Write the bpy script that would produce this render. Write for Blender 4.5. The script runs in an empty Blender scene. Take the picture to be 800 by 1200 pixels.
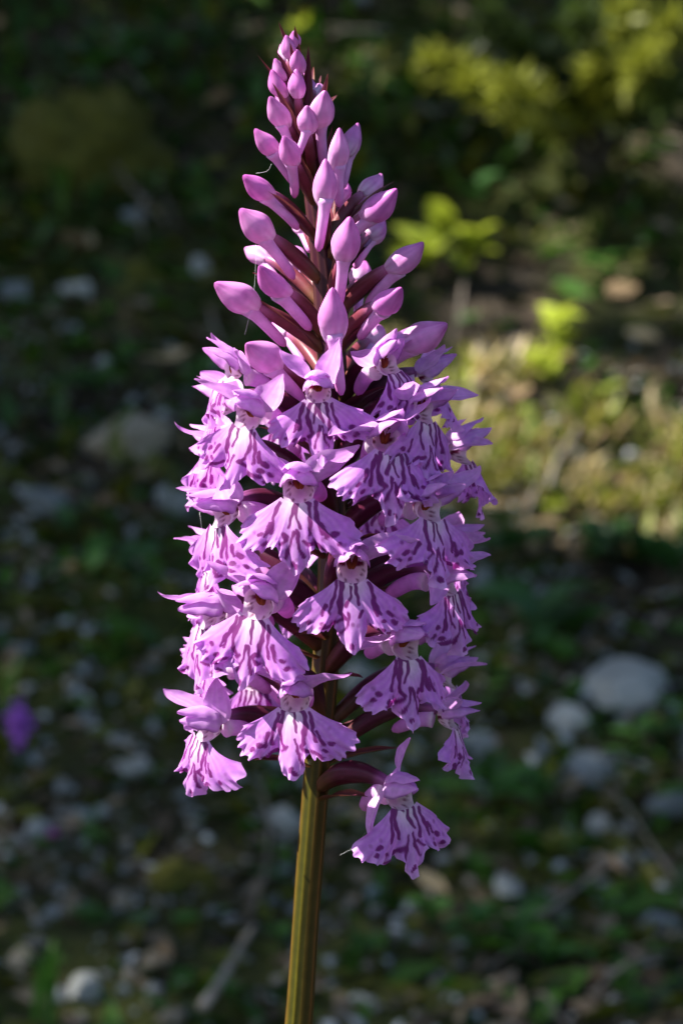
import bpy, math, random
import numpy as np
from mathutils import Vector, Matrix, noise as mnoise

# ------------------------------------------------------------------ camera, light, exposure
SC = bpy.context.scene
COL = SC.collection
CAM_Z, PITCH, FPX, DIST = 0.34, math.radians(8.0), 2727.0, 0.30
cam_data = bpy.data.cameras.new('camera')
cam_data.sensor_fit = 'VERTICAL'
cam_data.sensor_height = 24.0
cam_data.sensor_width = 16.0
cam_data.lens = 24.0 * FPX / 1200.0
cam_data.clip_start = 0.01
cam_data.clip_end = 300.0
cam_data.dof.use_dof = True
cam_data.dof.focus_distance = 0.292
cam_data.dof.aperture_fstop = 19.0
cam_data.dof.aperture_blades = 0
cam = bpy.data.objects.new('camera', cam_data)
COL.objects.link(cam)
cam.location = (0, 0, CAM_Z)
cam.rotation_euler = (math.radians(90) - PITCH, 0, 0)
SC.camera = cam

SUN_EL, SUN_AZ = math.radians(50), math.radians(-3)      # from the left, a little in front of the flower
SUN = Vector((-math.cos(SUN_EL) * math.cos(SUN_AZ), math.cos(SUN_EL) * math.sin(SUN_AZ), math.sin(SUN_EL)))
w = bpy.data.worlds.new('World')
SC.world = w
w.use_nodes = True
wn = w.node_tree
bg = wn.nodes['Background']
sky = wn.nodes.new('ShaderNodeTexSky')
sky.sky_type = 'NISHITA'
sky.sun_disc = False
sky.sun_elevation = SUN_EL
sky.sun_rotation = math.atan2(SUN.x, SUN.y)
wn.links.new(sky.outputs[0], bg.inputs[0])
bg.inputs[1].default_value = 0.062
sl = bpy.data.lights.new('sun', 'SUN')
sl.energy = 5.0
sl.angle = math.radians(0.5)
sl.color = (1.0, 0.95, 0.87)
so = bpy.data.objects.new('sun', sl)
COL.objects.link(so)
so.location = (-3, 1, 6)
so.rotation_euler = SUN.to_track_quat('Z', 'Y').to_euler()

SC.view_settings.view_transform = 'Standard'
SC.view_settings.look = 'None'
SC.view_settings.exposure = 1.9
SC.view_settings.gamma = 1.0
SC.render.engine = 'CYCLES'
SC.cycles.use_denoising = True
SC.cycles.max_bounces = 10
SC.cycles.diffuse_bounces = 5

R = random.Random(7)
NR = np.random.RandomState(7)
MM = 0.001

# ------------------------------------------------------------------ helpers
def lin(r, g, b):
    f = lambda c: (c / 255 / 12.92) if c / 255 <= 0.04045 else ((c / 255 + 0.055) / 1.055) ** 2.4
    return np.array([f(r), f(g), f(b)])

FWD = Vector((0, math.cos(PITCH), -math.sin(PITCH)))
UPV = Vector((0, math.sin(PITCH), math.cos(PITCH)))
ORG = Vector((0, 0, CAM_Z))
def ray(px, py):
    return FWD + Vector((1, 0, 0)) * ((px - 400) / FPX) + UPV * ((600 - py) / FPX)
def at_y(px, py, y):
    d = ray(px, py)
    return ORG + d * (y / d.y)
def H(x, y):
    """height of the ground: flat where the orchid stands, a bank rising behind it"""
    t = y - 0.95
    z = 0.0
    if t > -0.25:
        s = min(1.0, (t + 0.25) / 0.5)
        z = 0.55 * (t if t > 0.25 else 0.25 * s * s)
    if y > 7:
        z = 0.55 * 6.05 + 0.15 * (y - 7)
    amp = 1.0 if y > 0.4 else 0.6
    z += amp * (0.030 * mnoise.noise(Vector((x * 2.3, y * 2.3, 3.1))) + 0.013 * mnoise.noise(Vector((x * 7, y * 7, 9.2)))
                + 0.005 * mnoise.noise(Vector((x * 21, y * 21, 1.7))))
    return z
def on_ground(px, py):
    d = ray(px, py).normalized()
    t = 0.3
    for _ in range(1200):
        p = ORG + d * t
        if p.z <= H(p.x, p.y):
            break
        t += 0.004
    return p

def mesh(name, verts, faces, mat, col=None, smooth=True):
    me = bpy.data.meshes.new(name)
    me.from_pydata([tuple(v) for v in verts], [], faces)
    if col is not None:
        a = me.color_attributes.new('Col', 'FLOAT_COLOR', 'POINT')
        c = np.ones((len(verts), 4), dtype=np.float32)
        c[:, :3] = np.clip(col, 0, 1)
        a.data.foreach_set('color', c.ravel())
    if smooth:
        me.polygons.foreach_set('use_smooth', [True] * len(me.polygons))
    if mat is not None:
        me.materials.append(mat)
    me.update()
    return me
def obj(name, me, parent=None, loc=None, label=None, cat=None, group=None, kind=None):
    o = bpy.data.objects.new(name, me)
    COL.objects.link(o)
    if parent is not None:
        o.parent = parent
    if loc is not None:
        o.location = loc
    for k, v in (('label', label), ('category', cat), ('group', group), ('kind', kind)):
        if v:
            o[k] = v
    return o
def grid_faces(n, m, wrap=False):
    f = []
    for i in range(n - 1):
        for j in range(m if wrap else m - 1):
            k = (j + 1) % m
            f.append((i * m + j, i * m + k, (i + 1) * m + k, (i + 1) * m + j))
    return f
class MB:
    """collects pieces into one mesh"""
    def __init__(self):
        self.v, self.f, self.c, self.n = [], [], [], 0
    def add(self, v, f, c=None):
        v = np.asarray(v, dtype=float)
        self.v.append(v)
        self.f += [tuple(i + self.n for i in q) for q in f]
        if c is None:
            c = np.ones((len(v), 3)) * 0.5
        c = np.asarray(c, dtype=float)
        if c.ndim == 1:
            c = np.tile(c, (len(v), 1))
        self.c.append(c)
        self.n += len(v)
    def mesh(self, name, mat, smooth=True):
        return mesh(name, np.concatenate(self.v), self.f, mat, np.concatenate(self.c), smooth)

def blade(L, W, prof, ang, cup, twist=0.0, nt=22, ns=11, wave=0.0, seed=0, sway=0.0):
    """a petal or leaf: grows along +x, its face up (+z); ang(t) = elevation of the midrib, cup > 0 folds the edges down"""
    t = np.linspace(0, 1, nt)
    a = np.array([ang(x) for x in t])
    dx = np.cos(a) * L / (nt - 1)
    dz = np.sin(a) * L / (nt - 1)
    X = np.concatenate([[0], np.cumsum((dx[1:] + dx[:-1]) / 2)])
    Z = np.concatenate([[0], np.cumsum((dz[1:] + dz[:-1]) / 2)])
    s = np.linspace(-1, 1, ns)
    rr = np.random.RandomState(abs(seed) * 2 + 11 + (seed < 0))
    ph = rr.uniform(0, 6.28, 4)
    V = np.zeros((nt, ns, 3))
    for i in range(nt):
        wd = W * prof(t[i])
        c = cup(t[i]) if callable(cup) else cup
        c = c if abs(c) > 1e-3 else 1e-3
        lat = wd * np.sin(c * s) / c
        nor = -wd * (1 - np.cos(c * s)) / c
        nor = nor + wave * np.abs(s) ** 1.5 * (np.sin(t[i] * 9 + ph[0] + s * 2) + 0.6 * np.sin(t[i] * 19 + ph[1] - s * 3))
        tw = twist * t[i]
        lat, nor = lat * math.cos(tw) - nor * math.sin(tw), lat * math.sin(tw) + nor * math.cos(tw)
        V[i, :, 0] = X[i] - nor * math.sin(a[i])
        V[i, :, 1] = lat + sway * t[i] ** 2
        V[i, :, 2] = Z[i] + nor * math.cos(a[i])
    T, S = np.meshgrid(t, s, indexing='ij')
    return V.reshape(-1, 3), grid_faces(nt, ns), T.ravel(), S.ravel()

def tube(pts, rads, n=12, ribs=0, rib=0.0, caps=True):
    pts = np.asarray(pts, dtype=float)
    m = len(pts)
    T = np.gradient(pts, axis=0)
    T /= np.linalg.norm(T, axis=1)[:, None] + 1e-12
    u = np.cross(T[0], [0.3, 1, 0.2]); u /= np.linalg.norm(u)
    V = []
    ph = np.linspace(0, 2 * np.pi, n, endpoint=False)
    for i in range(m):
        u = u - T[i] * np.dot(u, T[i]); u /= np.linalg.norm(u)
        b = np.cross(T[i], u)
        r = rads[i] * (1 + rib * np.cos(ribs * ph) if ribs else np.ones(n))
        V.append(pts[i] + r[:, None] * (np.cos(ph)[:, None] * u + np.sin(ph)[:, None] * b))
    V = np.concatenate(V)
    F = grid_faces(m, n, True)
    if caps:
        V = np.concatenate([V, [pts[0], pts[-1]]])
        k = len(V) - 2
        for j in range(n):
            F.append((k, (j + 1) % n, j))
            F.append((k + 1, (m - 1) * n + j, (m - 1) * n + (j + 1) % n))
    return V, F, np.concatenate([np.repeat(np.linspace(0, 1, m), n), [0, 1]] if caps else [np.repeat(np.linspace(0, 1, m), n)]), np.concatenate([np.tile(ph, m), [0, 0]] if caps else [np.tile(ph, m)])
def bez(p0, p1, p2, p3, n):
    t = np.linspace(0, 1, n)[:, None]
    p0, p1, p2, p3 = [np.asarray(p, dtype=float) for p in (p0, p1, p2, p3)]
    return (1 - t) ** 3 * p0 + 3 * (1 - t) ** 2 * t * p1 + 3 * (1 - t) * t * t * p2 + t ** 3 * p3
def rotm(ax, deg):
    return np.array(Matrix.Rotation(math.radians(deg), 3, ax))
def mixc(a, b, t):
    t = np.clip(np.asarray(t), 0, 1)[..., None]
    return a * (1 - t) + b * t
def sstep(a, b, x):
    t = np.clip((np.asarray(x) - a) / (b - a), 0, 1)
    return t * t * (3 - 2 * t)

# ------------------------------------------------------------------ materials
def new_mat(name):
    m = bpy.data.materials.new(name)
    m.use_nodes = True
    nt = m.node_tree
    return m, nt, nt.nodes['Principled BSDF'], nt.nodes['Material Output']
def N(nt, t, **kw):
    n = nt.nodes.new(t)
    for k, v in kw.items():
        setattr(n, k, v)
    return n

def petal_material(name, trans=0.42, rough=0.5, nscale=900, bump=0.35):
    m, nt, p, out = new_mat(name)
    L = nt.links.new
    at = N(nt, 'ShaderNodeAttribute', attribute_name='Col')
    tc = N(nt, 'ShaderNodeTexCoord')
    n1 = N(nt, 'ShaderNodeTexNoise'); n1.inputs['Scale'].default_value = nscale; n1.inputs['Detail'].default_value = 3
    n2 = N(nt, 'ShaderNodeTexNoise'); n2.inputs['Scale'].default_value = nscale * 3.2; n2.inputs['Detail'].default_value = 2
    L(tc.outputs['Object'], n1.inputs['Vector']); L(tc.outputs['Object'], n2.inputs['Vector'])
    mr = N(nt, 'ShaderNodeMapRange'); mr.inputs['From Min'].default_value = 0.3; mr.inputs['From Max'].default_value = 0.7
    mr.inputs['To Min'].default_value = 0.86; mr.inputs['To Max'].default_value = 1.12
    L(n1.outputs['Fac'], mr.inputs['Value'])
    mul = N(nt, 'ShaderNodeMix', data_type='RGBA', blend_type='MULTIPLY'); mul.inputs['Factor'].default_value = 1
    L(at.outputs['Color'], mul.inputs['A']); L(mr.outputs['Result'], mul.inputs['B'])
    L(mul.outputs['Result'], p.inputs['Base Color'])
    p.inputs['Roughness'].default_value = rough
    p.inputs['Specular IOR Level'].default_value = 0.28
    bp = N(nt, 'ShaderNodeBump'); bp.inputs['Strength'].default_value = bump; bp.inputs['Distance'].default_value = 0.00004
    L(n2.outputs['Fac'], bp.inputs['Height']); L(bp.outputs['Normal'], p.inputs['Normal'])
    g = N(nt, 'ShaderNodeGamma'); g.inputs['Gamma'].default_value = 1.15
    L(mul.outputs['Result'], g.inputs['Color'])
    tr = N(nt, 'ShaderNodeBsdfTranslucent'); L(g.outputs['Color'], tr.inputs['Color']); L(bp.outputs['Normal'], tr.inputs['Normal'])
    mx = N(nt, 'ShaderNodeMixShader'); mx.inputs['Fac'].default_value = trans
    L(p.outputs['BSDF'], mx.inputs[1]); L(tr.outputs['BSDF'], mx.inputs[2]); L(mx.outputs['Shader'], out.inputs['Surface'])
    return m
M_PETAL = petal_material('orchid_petal', 0.50, 0.6, 900, 0.3)
M_BUD = petal_material('orchid_bud', 0.30, 0.45, 600, 0.25)
M_GREEN = petal_material('stem_tissue', 0.08, 0.42, 700, 0.4)
M_BRACT = petal_material('bract_tissue', 0.22, 0.38, 800, 0.4)
M_LEAF = petal_material('green_leaf', 0.38, 0.45, 120, 0.3)

def varied_material(name, cols, scale, rough=0.85, rand=0.35, bump=0.4, bdist=0.004, trans=0.0, spec=0.3):
    """colours of a natural surface: noise between a few tones, each object a little lighter or darker"""
    m, nt, p, out = new_mat(name)
    L = nt.links.new
    tc = N(nt, 'ShaderNodeTexCoord')
    oi = N(nt, 'ShaderNodeObjectInfo')
    add = N(nt, 'ShaderNodeVectorMath', operation='ADD')
    L(tc.outputs['Object'], add.inputs[0])
    sc = N(nt, 'ShaderNodeVectorMath', operation='SCALE'); sc.inputs[0].default_value = (3, 7, 5); L(oi.outputs['Random'], sc.inputs['Scale'])
    L(sc.outputs[0], add.inputs[1])
    n = N(nt, 'ShaderNodeTexNoise'); n.inputs['Scale'].default_value = scale; n.inputs['Detail'].default_value = 6; n.inputs['Roughness'].default_value = 0.65
    L(add.outputs[0], n.inputs['Vector'])
    cr = N(nt, 'ShaderNodeValToRGB')
    e = cr.color_ramp.elements
    while len(e) < len(cols):
        e.new(0.5)
    for i, c in enumerate(cols):
        e[i].position = 0.3 + 0.4 * i / max(1, len(cols) - 1)
        e[i].color = (*c, 1)
    L(n.outputs['Fac'], cr.inputs['Fac'])
    mr = N(nt, 'ShaderNodeMapRange'); mr.inputs['To Min'].default_value = 1 - rand; mr.inputs['To Max'].default_value = 1 + rand
    L(oi.outputs['Random'], mr.inputs['Value'])
    mul = N(nt, 'ShaderNodeMix', data_type='RGBA', blend_type='MULTIPLY'); mul.inputs['Factor'].default_value = 1
    L(cr.outputs['Color'], mul.inputs['A']); L(mr.outputs['Result'], mul.inputs['B'])
    L(mul.outputs['Result'], p.inputs['Base Color'])
    p.inputs['Roughness'].default_value = rough
    p.inputs['Specular IOR Level'].default_value = spec
    bp = N(nt, 'ShaderNodeBump'); bp.inputs['Strength'].default_value = bump; bp.inputs['Distance'].default_value = bdist
    L(n.outputs['Fac'], bp.inputs['Height']); L(bp.outputs['Normal'], p.inputs['Normal'])
    if trans:
        tr = N(nt, 'ShaderNodeBsdfTranslucent'); L(mul.outputs['Result'], tr.inputs['Color'])
        mx = N(nt, 'ShaderNodeMixShader'); mx.inputs['Fac'].default_value = trans
        L(p.outputs['BSDF'], mx.inputs[1]); L(tr.outputs['BSDF'], mx.inputs[2]); L(mx.outputs['Shader'], out.inputs['Surface'])
    return m
M_STONE = varied_material('grey_limestone', [(.07, .08, .08), (.15, .17, .175), (.24, .255, .255)], 60, bump=.5)
M_PALE = varied_material('pale_limestone', [(.14, .145, .135), (.30, .305, .285), (.42, .42, .39)], 45, bump=.5, rand=.2)
M_TAN = varied_material('tan_lichened_rock', [(.10, .085, .06), (.24, .20, .14), (.33, .29, .22)], 35, bump=.6, rand=.2)
M_DRY = varied_material('dry_leaf', [(.08, .05, .025), (.17, .115, .06), (.28, .20, .11)], 90, rand=.45, trans=.2, bump=.3, bdist=.001)
M_STRAW = varied_material('bleached_leaf', [(.20, .14, .07), (.38, .28, .15), (.46, .37, .24)], 90, rand=.35, trans=.2, bump=.3, bdist=.001)
M_TWIG = varied_material('weathered_twig', [(.07, .055, .04), (.15, .125, .10), (.24, .21, .18)], 120, rand=.4)
M_MOSS = varied_material('moss', [(.030, .034, .002), (.080, .080, .005), (.130, .118, .008)], 220, rand=.25, bump=1.0, bdist=.004)
M_BARK = varied_material('bark', [(.05, .04, .03), (.10, .085, .07), (.16, .14, .12)], 25, bump=1, bdist=.02)
M_CANOPY = varied_material('tree_leaf', [(.03, .06, .012), (.05, .10, .02), (.08, .14, .03)], 3, rough=.45, trans=.3)

def ground_material():
    m, nt, p, out = new_mat('forest_soil')
    L = nt.links.new
    tc = N(nt, 'ShaderNodeTexCoord')
    def noise(s, d=6, r=.6):
        n = N(nt, 'ShaderNodeTexNoise'); n.inputs['Scale'].default_value = s; n.inputs['Detail'].default_value = d; n.inputs['Roughness'].default_value = r
        L(tc.outputs['Object'], n.inputs['Vector']); return n
    n1, n2, n3 = noise(38), noise(150, 4), noise(5.5, 4)
    r1 = N(nt, 'ShaderNodeValToRGB')
    e = r1.color_ramp.elements
    e[0].position, e[0].color = .32, (.008, .007, .005, 1)
    e[1].position, e[1].color = .70, (.065, .050, .034, 1)
    x = e.new(.52); x.color = (.026, .020, .013, 1)
    L(n1.outputs['Fac'], r1.inputs['Fac'])
    moss = N(nt, 'ShaderNodeValToRGB')
    e = moss.color_ramp.elements
    e[0].position, e[0].color = .3, (.010, .014, .003, 1)
    e[1].position, e[1].color = .7, (.045, .052, .010, 1)
    L(n2.outputs['Fac'], moss.inputs['Fac'])
    mr = N(nt, 'ShaderNodeMapRange'); mr.inputs['From Min'].default_value = .42; mr.inputs['From Max'].default_value = .54
    L(n3.outputs['Fac'], mr.inputs['Value'])
    mx = N(nt, 'ShaderNodeMix', data_type='RGBA')
    L(mr.outputs['Result'], mx.inputs['Factor']); L(r1.outputs['Color'], mx.inputs['A']); L(moss.outputs['Color'], mx.inputs['B'])
    L(mx.outputs['Result'], p.inputs['Base Color'])
    p.inputs['Roughness'].default_value = .95
    p.inputs['Specular IOR Level'].default_value = .15
    bp = N(nt, 'ShaderNodeBump'); bp.inputs['Strength'].default_value = .8; bp.inputs['Distance'].default_value = .006
    L(n2.outputs['Fac'], bp.inputs['Height']); L(bp.outputs['Normal'], p.inputs['Normal'])
    return m

# ------------------------------------------------------------------ ground
def axis(a, b, step, far):
    c = list(np.arange(a, b + 1e-6, step))
    d, lo, hi = step, a, b
    while lo > -far or hi < far:
        d *= 1.35
        lo -= d; hi += d
        c.insert(0, lo); c.append(hi)
    return np.array(c)
gx, gy = axis(-1.0, 1.0, .0125, 60), axis(.5, 2.5, .0125, 60)
gv = [(x, y, H(x, y)) for y in gy for x in gx]
obj('ground', mesh('ground', gv, grid_faces(len(gy), len(gx)), ground_material()), kind='structure')

# ------------------------------------------------------------------ the orchid
ST_PX = [(340, 40), (347, 80), (358, 150), (370, 230), (382, 330), (389, 420), (392, 520), (389, 650), (384, 750), (376, 850), (368, 950), (358, 1080), (350, 1200)]
ST = [at_y(x, y, DIST) for x, y in ST_PX]
base_xy = (ST[-1].x - .004, DIST)
ROOT = Vector((base_xy[0], base_xy[1], H(*base_xy)))
for k, z in ((1, .17), (2, .10), (3, .045), (4, -.006)):
    ST.append(Vector((ST[12].x + (ROOT.x - ST[12].x) * k / 4, DIST, ROOT.z + z)))
ST_Z = np.array([p.z for p in ST])[::-1]
ST_X = np.array([p.x for p in ST])[::-1]
def stem_at(z):
    return Vector((float(np.interp(z, ST_Z, ST_X)), DIST, z))
orchid = obj('orchid', None, None, ROOT, 'tall pink-purple spotted orchid spike in full sun on a ribbed olive stem', 'orchid')
orchid.empty_display_size = .02

LILAC, LILAC2 = lin(204, 126, 220), lin(226, 166, 232)
PINK = lin(206, 112, 188)
WHITE = lin(240, 218, 236)
MARK = lin(116, 16, 108)
MAROON, MAROON2 = lin(74, 24, 46), lin(112, 50, 62)

# stem
def build_stem():
    zs = np.concatenate([np.linspace(ROOT.z - .006, ST[12].z, 40), np.linspace(ST[12].z, ST[0].z, 150)[1:]])
    pts = [stem_at(z) - ROOT for z in zs]
    k = np.ones(9) / 9
    xx = np.convolve(np.pad([p.x for p in pts], 4, mode='edge'), k, 'valid')
    P = np.array([(x, 0, p.z) for x, p in zip(xx, pts)])
    top = ST[0].z - ROOT.z
    rad = np.interp(P[:, 2], [0, .1, .24, .285, .315, .335, top - .012, top], [.0030, .0026, .00178, .0018, .0019, .0015, .0008, .0003])
    n = 72
    ph = np.linspace(0, 2 * np.pi, n, endpoint=False)
    rr = np.random.RandomState(3)
    ridge = np.zeros(n)
    for c in np.linspace(0, 2 * np.pi, 10, endpoint=False) + rr.uniform(-.15, .15, 10):
        d = np.abs((ph - c + np.pi) % (2 * np.pi) - np.pi)
        ridge = np.maximum(ridge, np.exp(-(d / .13) ** 2))
    V, C = [], []
    OL, BR, PU, DG = lin(74, 68, 12), lin(104, 64, 30), lin(66, 22, 42), lin(34, 38, 9)
    for i, p in enumerate(P):
        rg_ = ridge * (.75 + .25 * np.sin(p[2] * 90 + ph * 3)) 
        r = rad[i] * (0.95 + .065 * rg_ + .012 * np.sin(p[2] * 260 + 2 * ph))
        V.append(p + np.stack([r * np.cos(ph), r * np.sin(ph), 0 * ph], 1))
        g = .5 + .5 * np.sin(ph * 2 + 1.2 + 6 * p[2])
        c = mixc(DG, mixc(OL, BR, g), .25 + .75 * ridge)
        t = sstep(.27, .325, p[2] + .012 * np.sin(ph * 5))
        C.append(mixc(c, PU * (.7 + .5 * ridge[:, None]), t * (1 - .25 * ridge)))
    V = np.concatenate(V); C = np.concatenate(C)
    return mesh('stem', V, grid_faces(len(P), n, True), M_GREEN, C)
obj('stem', build_stem(), orchid)

def local_frame(phi, pitch=0.0, roll=0.0):
    """x outward, z up; phi = 0 faces the camera, 90 faces right"""
    f = Matrix.Rotation(math.radians(phi - 90), 4, 'Z')
    return f @ Matrix.Rotation(math.radians(-pitch), 4, 'Y') @ Matrix.Rotation(math.radians(roll), 4, 'X')

MARKS = [([(.25, -.5), (.25, -1.7), (.75, -3.2)], .20), ([(.75, -.05), (1.3, -.4), (1.65, -2.4), (1.45, -4.2)], .25), ([(.25, -.5), (.75, -.05)], .13),
         ([(2.0, -.5), (2.5, -2.6), (2.9, -4.4)], .22), ([(1.45, -4.2), (1.0, -4.75)], .22),
         ([(.2, -3.9), (.45, -5.4), (1.05, -6.9)], .17), ([(.95, -4.9), (1.7, -5.5)], .22), ([(2.2, -5.7), (3.9, -6.6)], .25), ([(3.0, -3.1), (3.6, -4.6)], .22),
         ([(4.3, -4.4), (4.6, -4.6)], .28), ([(3.6, -5.6), (3.8, -5.7)], .28), ([(5.0, -5.6), (5.2, -5.8)], .24), ([(4.4, -7.3), (4.5, -7.4)], .26), ([(.2, -8.0), (.25, -8.3)], .22),
         ([(2.6, -7.0), (2.9, -7.5)], .22)]
def seg_dist(px, py, a, b):
    ax, ay = a; bx, by = b
    dx, dy = bx - ax, by - ay
    t = np.clip(((px - ax) * dx + (py - ay) * dy) / (dx * dx + dy * dy + 1e-9), 0, 1)
    return np.hypot(px - ax - t * dx, py - ay - t * dy)

def make_lip(seed, size=1.0, spread=1.0, curl=0.0):
    rr = np.random.RandomState(seed)
    nt, nv = 121, 64
    th = np.linspace(-1, 1, nt)
    k = np.abs(th) * 54
    kp = [0, 4, 9, 13.5, 17, 22, 29, 37, 44, 49, 52, 54]
    def rtab():
        j = rr.uniform(-.35, .35, 12)
        return np.array([10.2, 9.7, 8.5, 7.3, 7.1, 8.0, 9.2, 9.8, 9.6, 8.9, 7.7, 6.2]) + j * np.array([1.5, 1.2, .8, .8, .8, 1, 1, 1, 1, 1, .6, .4])
    rl, rg = rtab(), rtab()
    rg[0] = rl[0]
    rad = np.where(th < 0, np.interp(k, kp, rl), np.interp(k, kp, rg))
    kk = np.ones(5) / 5
    rad = np.convolve(np.pad(rad, 2, mode='edge'), kk, 'valid')
    cren = sum(rr.uniform(.10, .22) * np.sin(th * f + rr.uniform(0, 6.28)) for f in (29, 43, 61, 84))
    rad = rad + cren * (.35 + .65 * (k > 16)) + rr.uniform(-.04, .04, nt)
    v = np.linspace(0, 1, nv) ** .9
    T, Vv = np.meshgrid(np.arange(nt), v, indexing='ij')
    ang = np.radians(th * 57)[T] * spread
    r = 1.25 + (rad[T] - 1.25) * Vv
    px = r * np.sin(ang) + .9 * np.sin(ang) * (1 - Vv) ** 2; py = .8 - r * np.cos(ang)
    # markings, drawn in the flat of the lip
    d = np.full(px.shape, 9.0)
    jig = lambda s: rr.uniform(-s, s)
    wx = .10 * np.sin(py * 1.6 + rr.uniform(0, 6)) + .04 * np.sin(py * 5 + rr.uniform(0, 6))
    wy = .16 * np.sin(px * 2.3 + rr.uniform(0, 6))
    for sgn in (-1, 1):
        for pl, wd in MARKS:
            if rr.rand() < .16:
                continue
            ox, oy, ws = jig(.2), jig(.25), rr.uniform(.85, 1.35)
            gap = rr.uniform(0, 6.28)
            for a, b in zip(pl[:-1], pl[1:]):
                a2, b2 = (sgn * (a[0] + ox), a[1] + oy), (sgn * (b[0] + ox), b[1] + oy)
                q = seg_dist(px + wx, py + wy, a2, b2) / (wd * ws)
                q = q + .25 * np.sin(py * 2.3 + gap) * np.clip(-py - .5, 0, 1)
                d = np.minimum(d, q)
    mk = 1 - sstep(.85, 1.22, d)
    edge = sstep(.80, 1.0, Vv)
    speck = np.zeros_like(px)
    for _ in range(9):
        a = rr.uniform(-.9, .9) * math.radians(54) * spread; q = rr.uniform(5.5, 9)
        cx, cy = q * math.sin(a), .8 - q * math.cos(a)
        speck = np.maximum(speck, (1 - sstep(.12, .34, np.hypot(px - cx, (py - cy) * .8))) * rr.uniform(.35, .95))
    base_white = np.exp(-((py + .4) / 2.0) ** 2) * np.exp(-(px / 2.0) ** 2)
    vein = .5 + .5 * np.sin(ang * 46 + 2 * np.sin(r))
    C = mixc(LILAC * 1.0, LILAC2, vein * .35)
    C = mixc(C, WHITE, base_white * .9 + .18 * edge + .12 * np.exp(-(px / 1.2) ** 2))
    C = mixc(C, MARK, np.maximum(mk * .94, speck * .75))
    # shape in space
    dn = -py
    drop = np.clip(dn, -.6, 20)
    tilt = math.radians(24 + rr.uniform(-5, 5))
    X = 1.1 + drop * math.sin(tilt) * (1 - drop / (26 - 12 * curl))
    Z = -.55 - drop * math.cos(tilt)
    X = X - (.034 + .015 * rr.rand() + .03 * curl) * px * px * (.4 + .6 * Vv)
    ph = rr.uniform(0, 6.28, 5)
    wav = Vv ** 2.2 * .55 * np.sin(ang * 5.5 + ph[0]) + Vv ** 3.5 * .55 * np.sin(ang * 13 + ph[1]) + Vv ** 6 * .42 * np.sin(ang * 29 + ph[2])
    wav += .34 * edge * np.sin(ang * 52 + ph[3])
    X = X + wav + .05 * np.cos(ang * 20 + ph[4]) * Vv
    X = X - .5 * np.exp(-((np.abs(px) - 2.0) / .7) ** 2) * Vv * sstep(2.5, 6, dn)
    X = X + .35 * np.exp(-(px / .9) ** 2) * np.clip(dn - 2, 0, 8) / 6
    Z = Z + .25 * wav
    P = np.stack([X, px, Z], -1).reshape(-1, 3) * size * MM
    return mesh('lip', P, grid_faces(nt, nv), M_PETAL, C.reshape(-1, 3))

def petal_cols(T, S, base=LILAC, pale=WHITE, seed=0, rim=.0):
    rr = np.random.RandomState(seed)
    v = .5 + .5 * np.sin(S * 13 + 2 * T)
    c = mixc(base, pale, .17 + .20 * v + .28 * np.exp(-(T / .25) ** 2))
    c = mixc(c, PINK, .20 * sstep(.6, 1, T) + .12 * np.abs(S) ** 3)
    if rim:
        c = mixc(c, MARK * .7, rim * sstep(.90, 1.0, np.abs(S)) * sstep(.1, .3, T) * (1 - sstep(.75, .95, T)))
    return c
def lance(t, a=.55, b=1.0):
    return max(.03, math.sin(math.pi * min(1, t ** a)) ** .62 * (1 - .18 * t) * (1 - .25 * t ** 6) + .28 * (1 - t) ** 3)

def make_blade_mesh(name, b, M3, off, col, mat, size):
    V, F, T, S = b
    V = V @ np.asarray(M3).T + np.asarray(off)
    return mesh(name, V * size * MM, F, mat, col)

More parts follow.
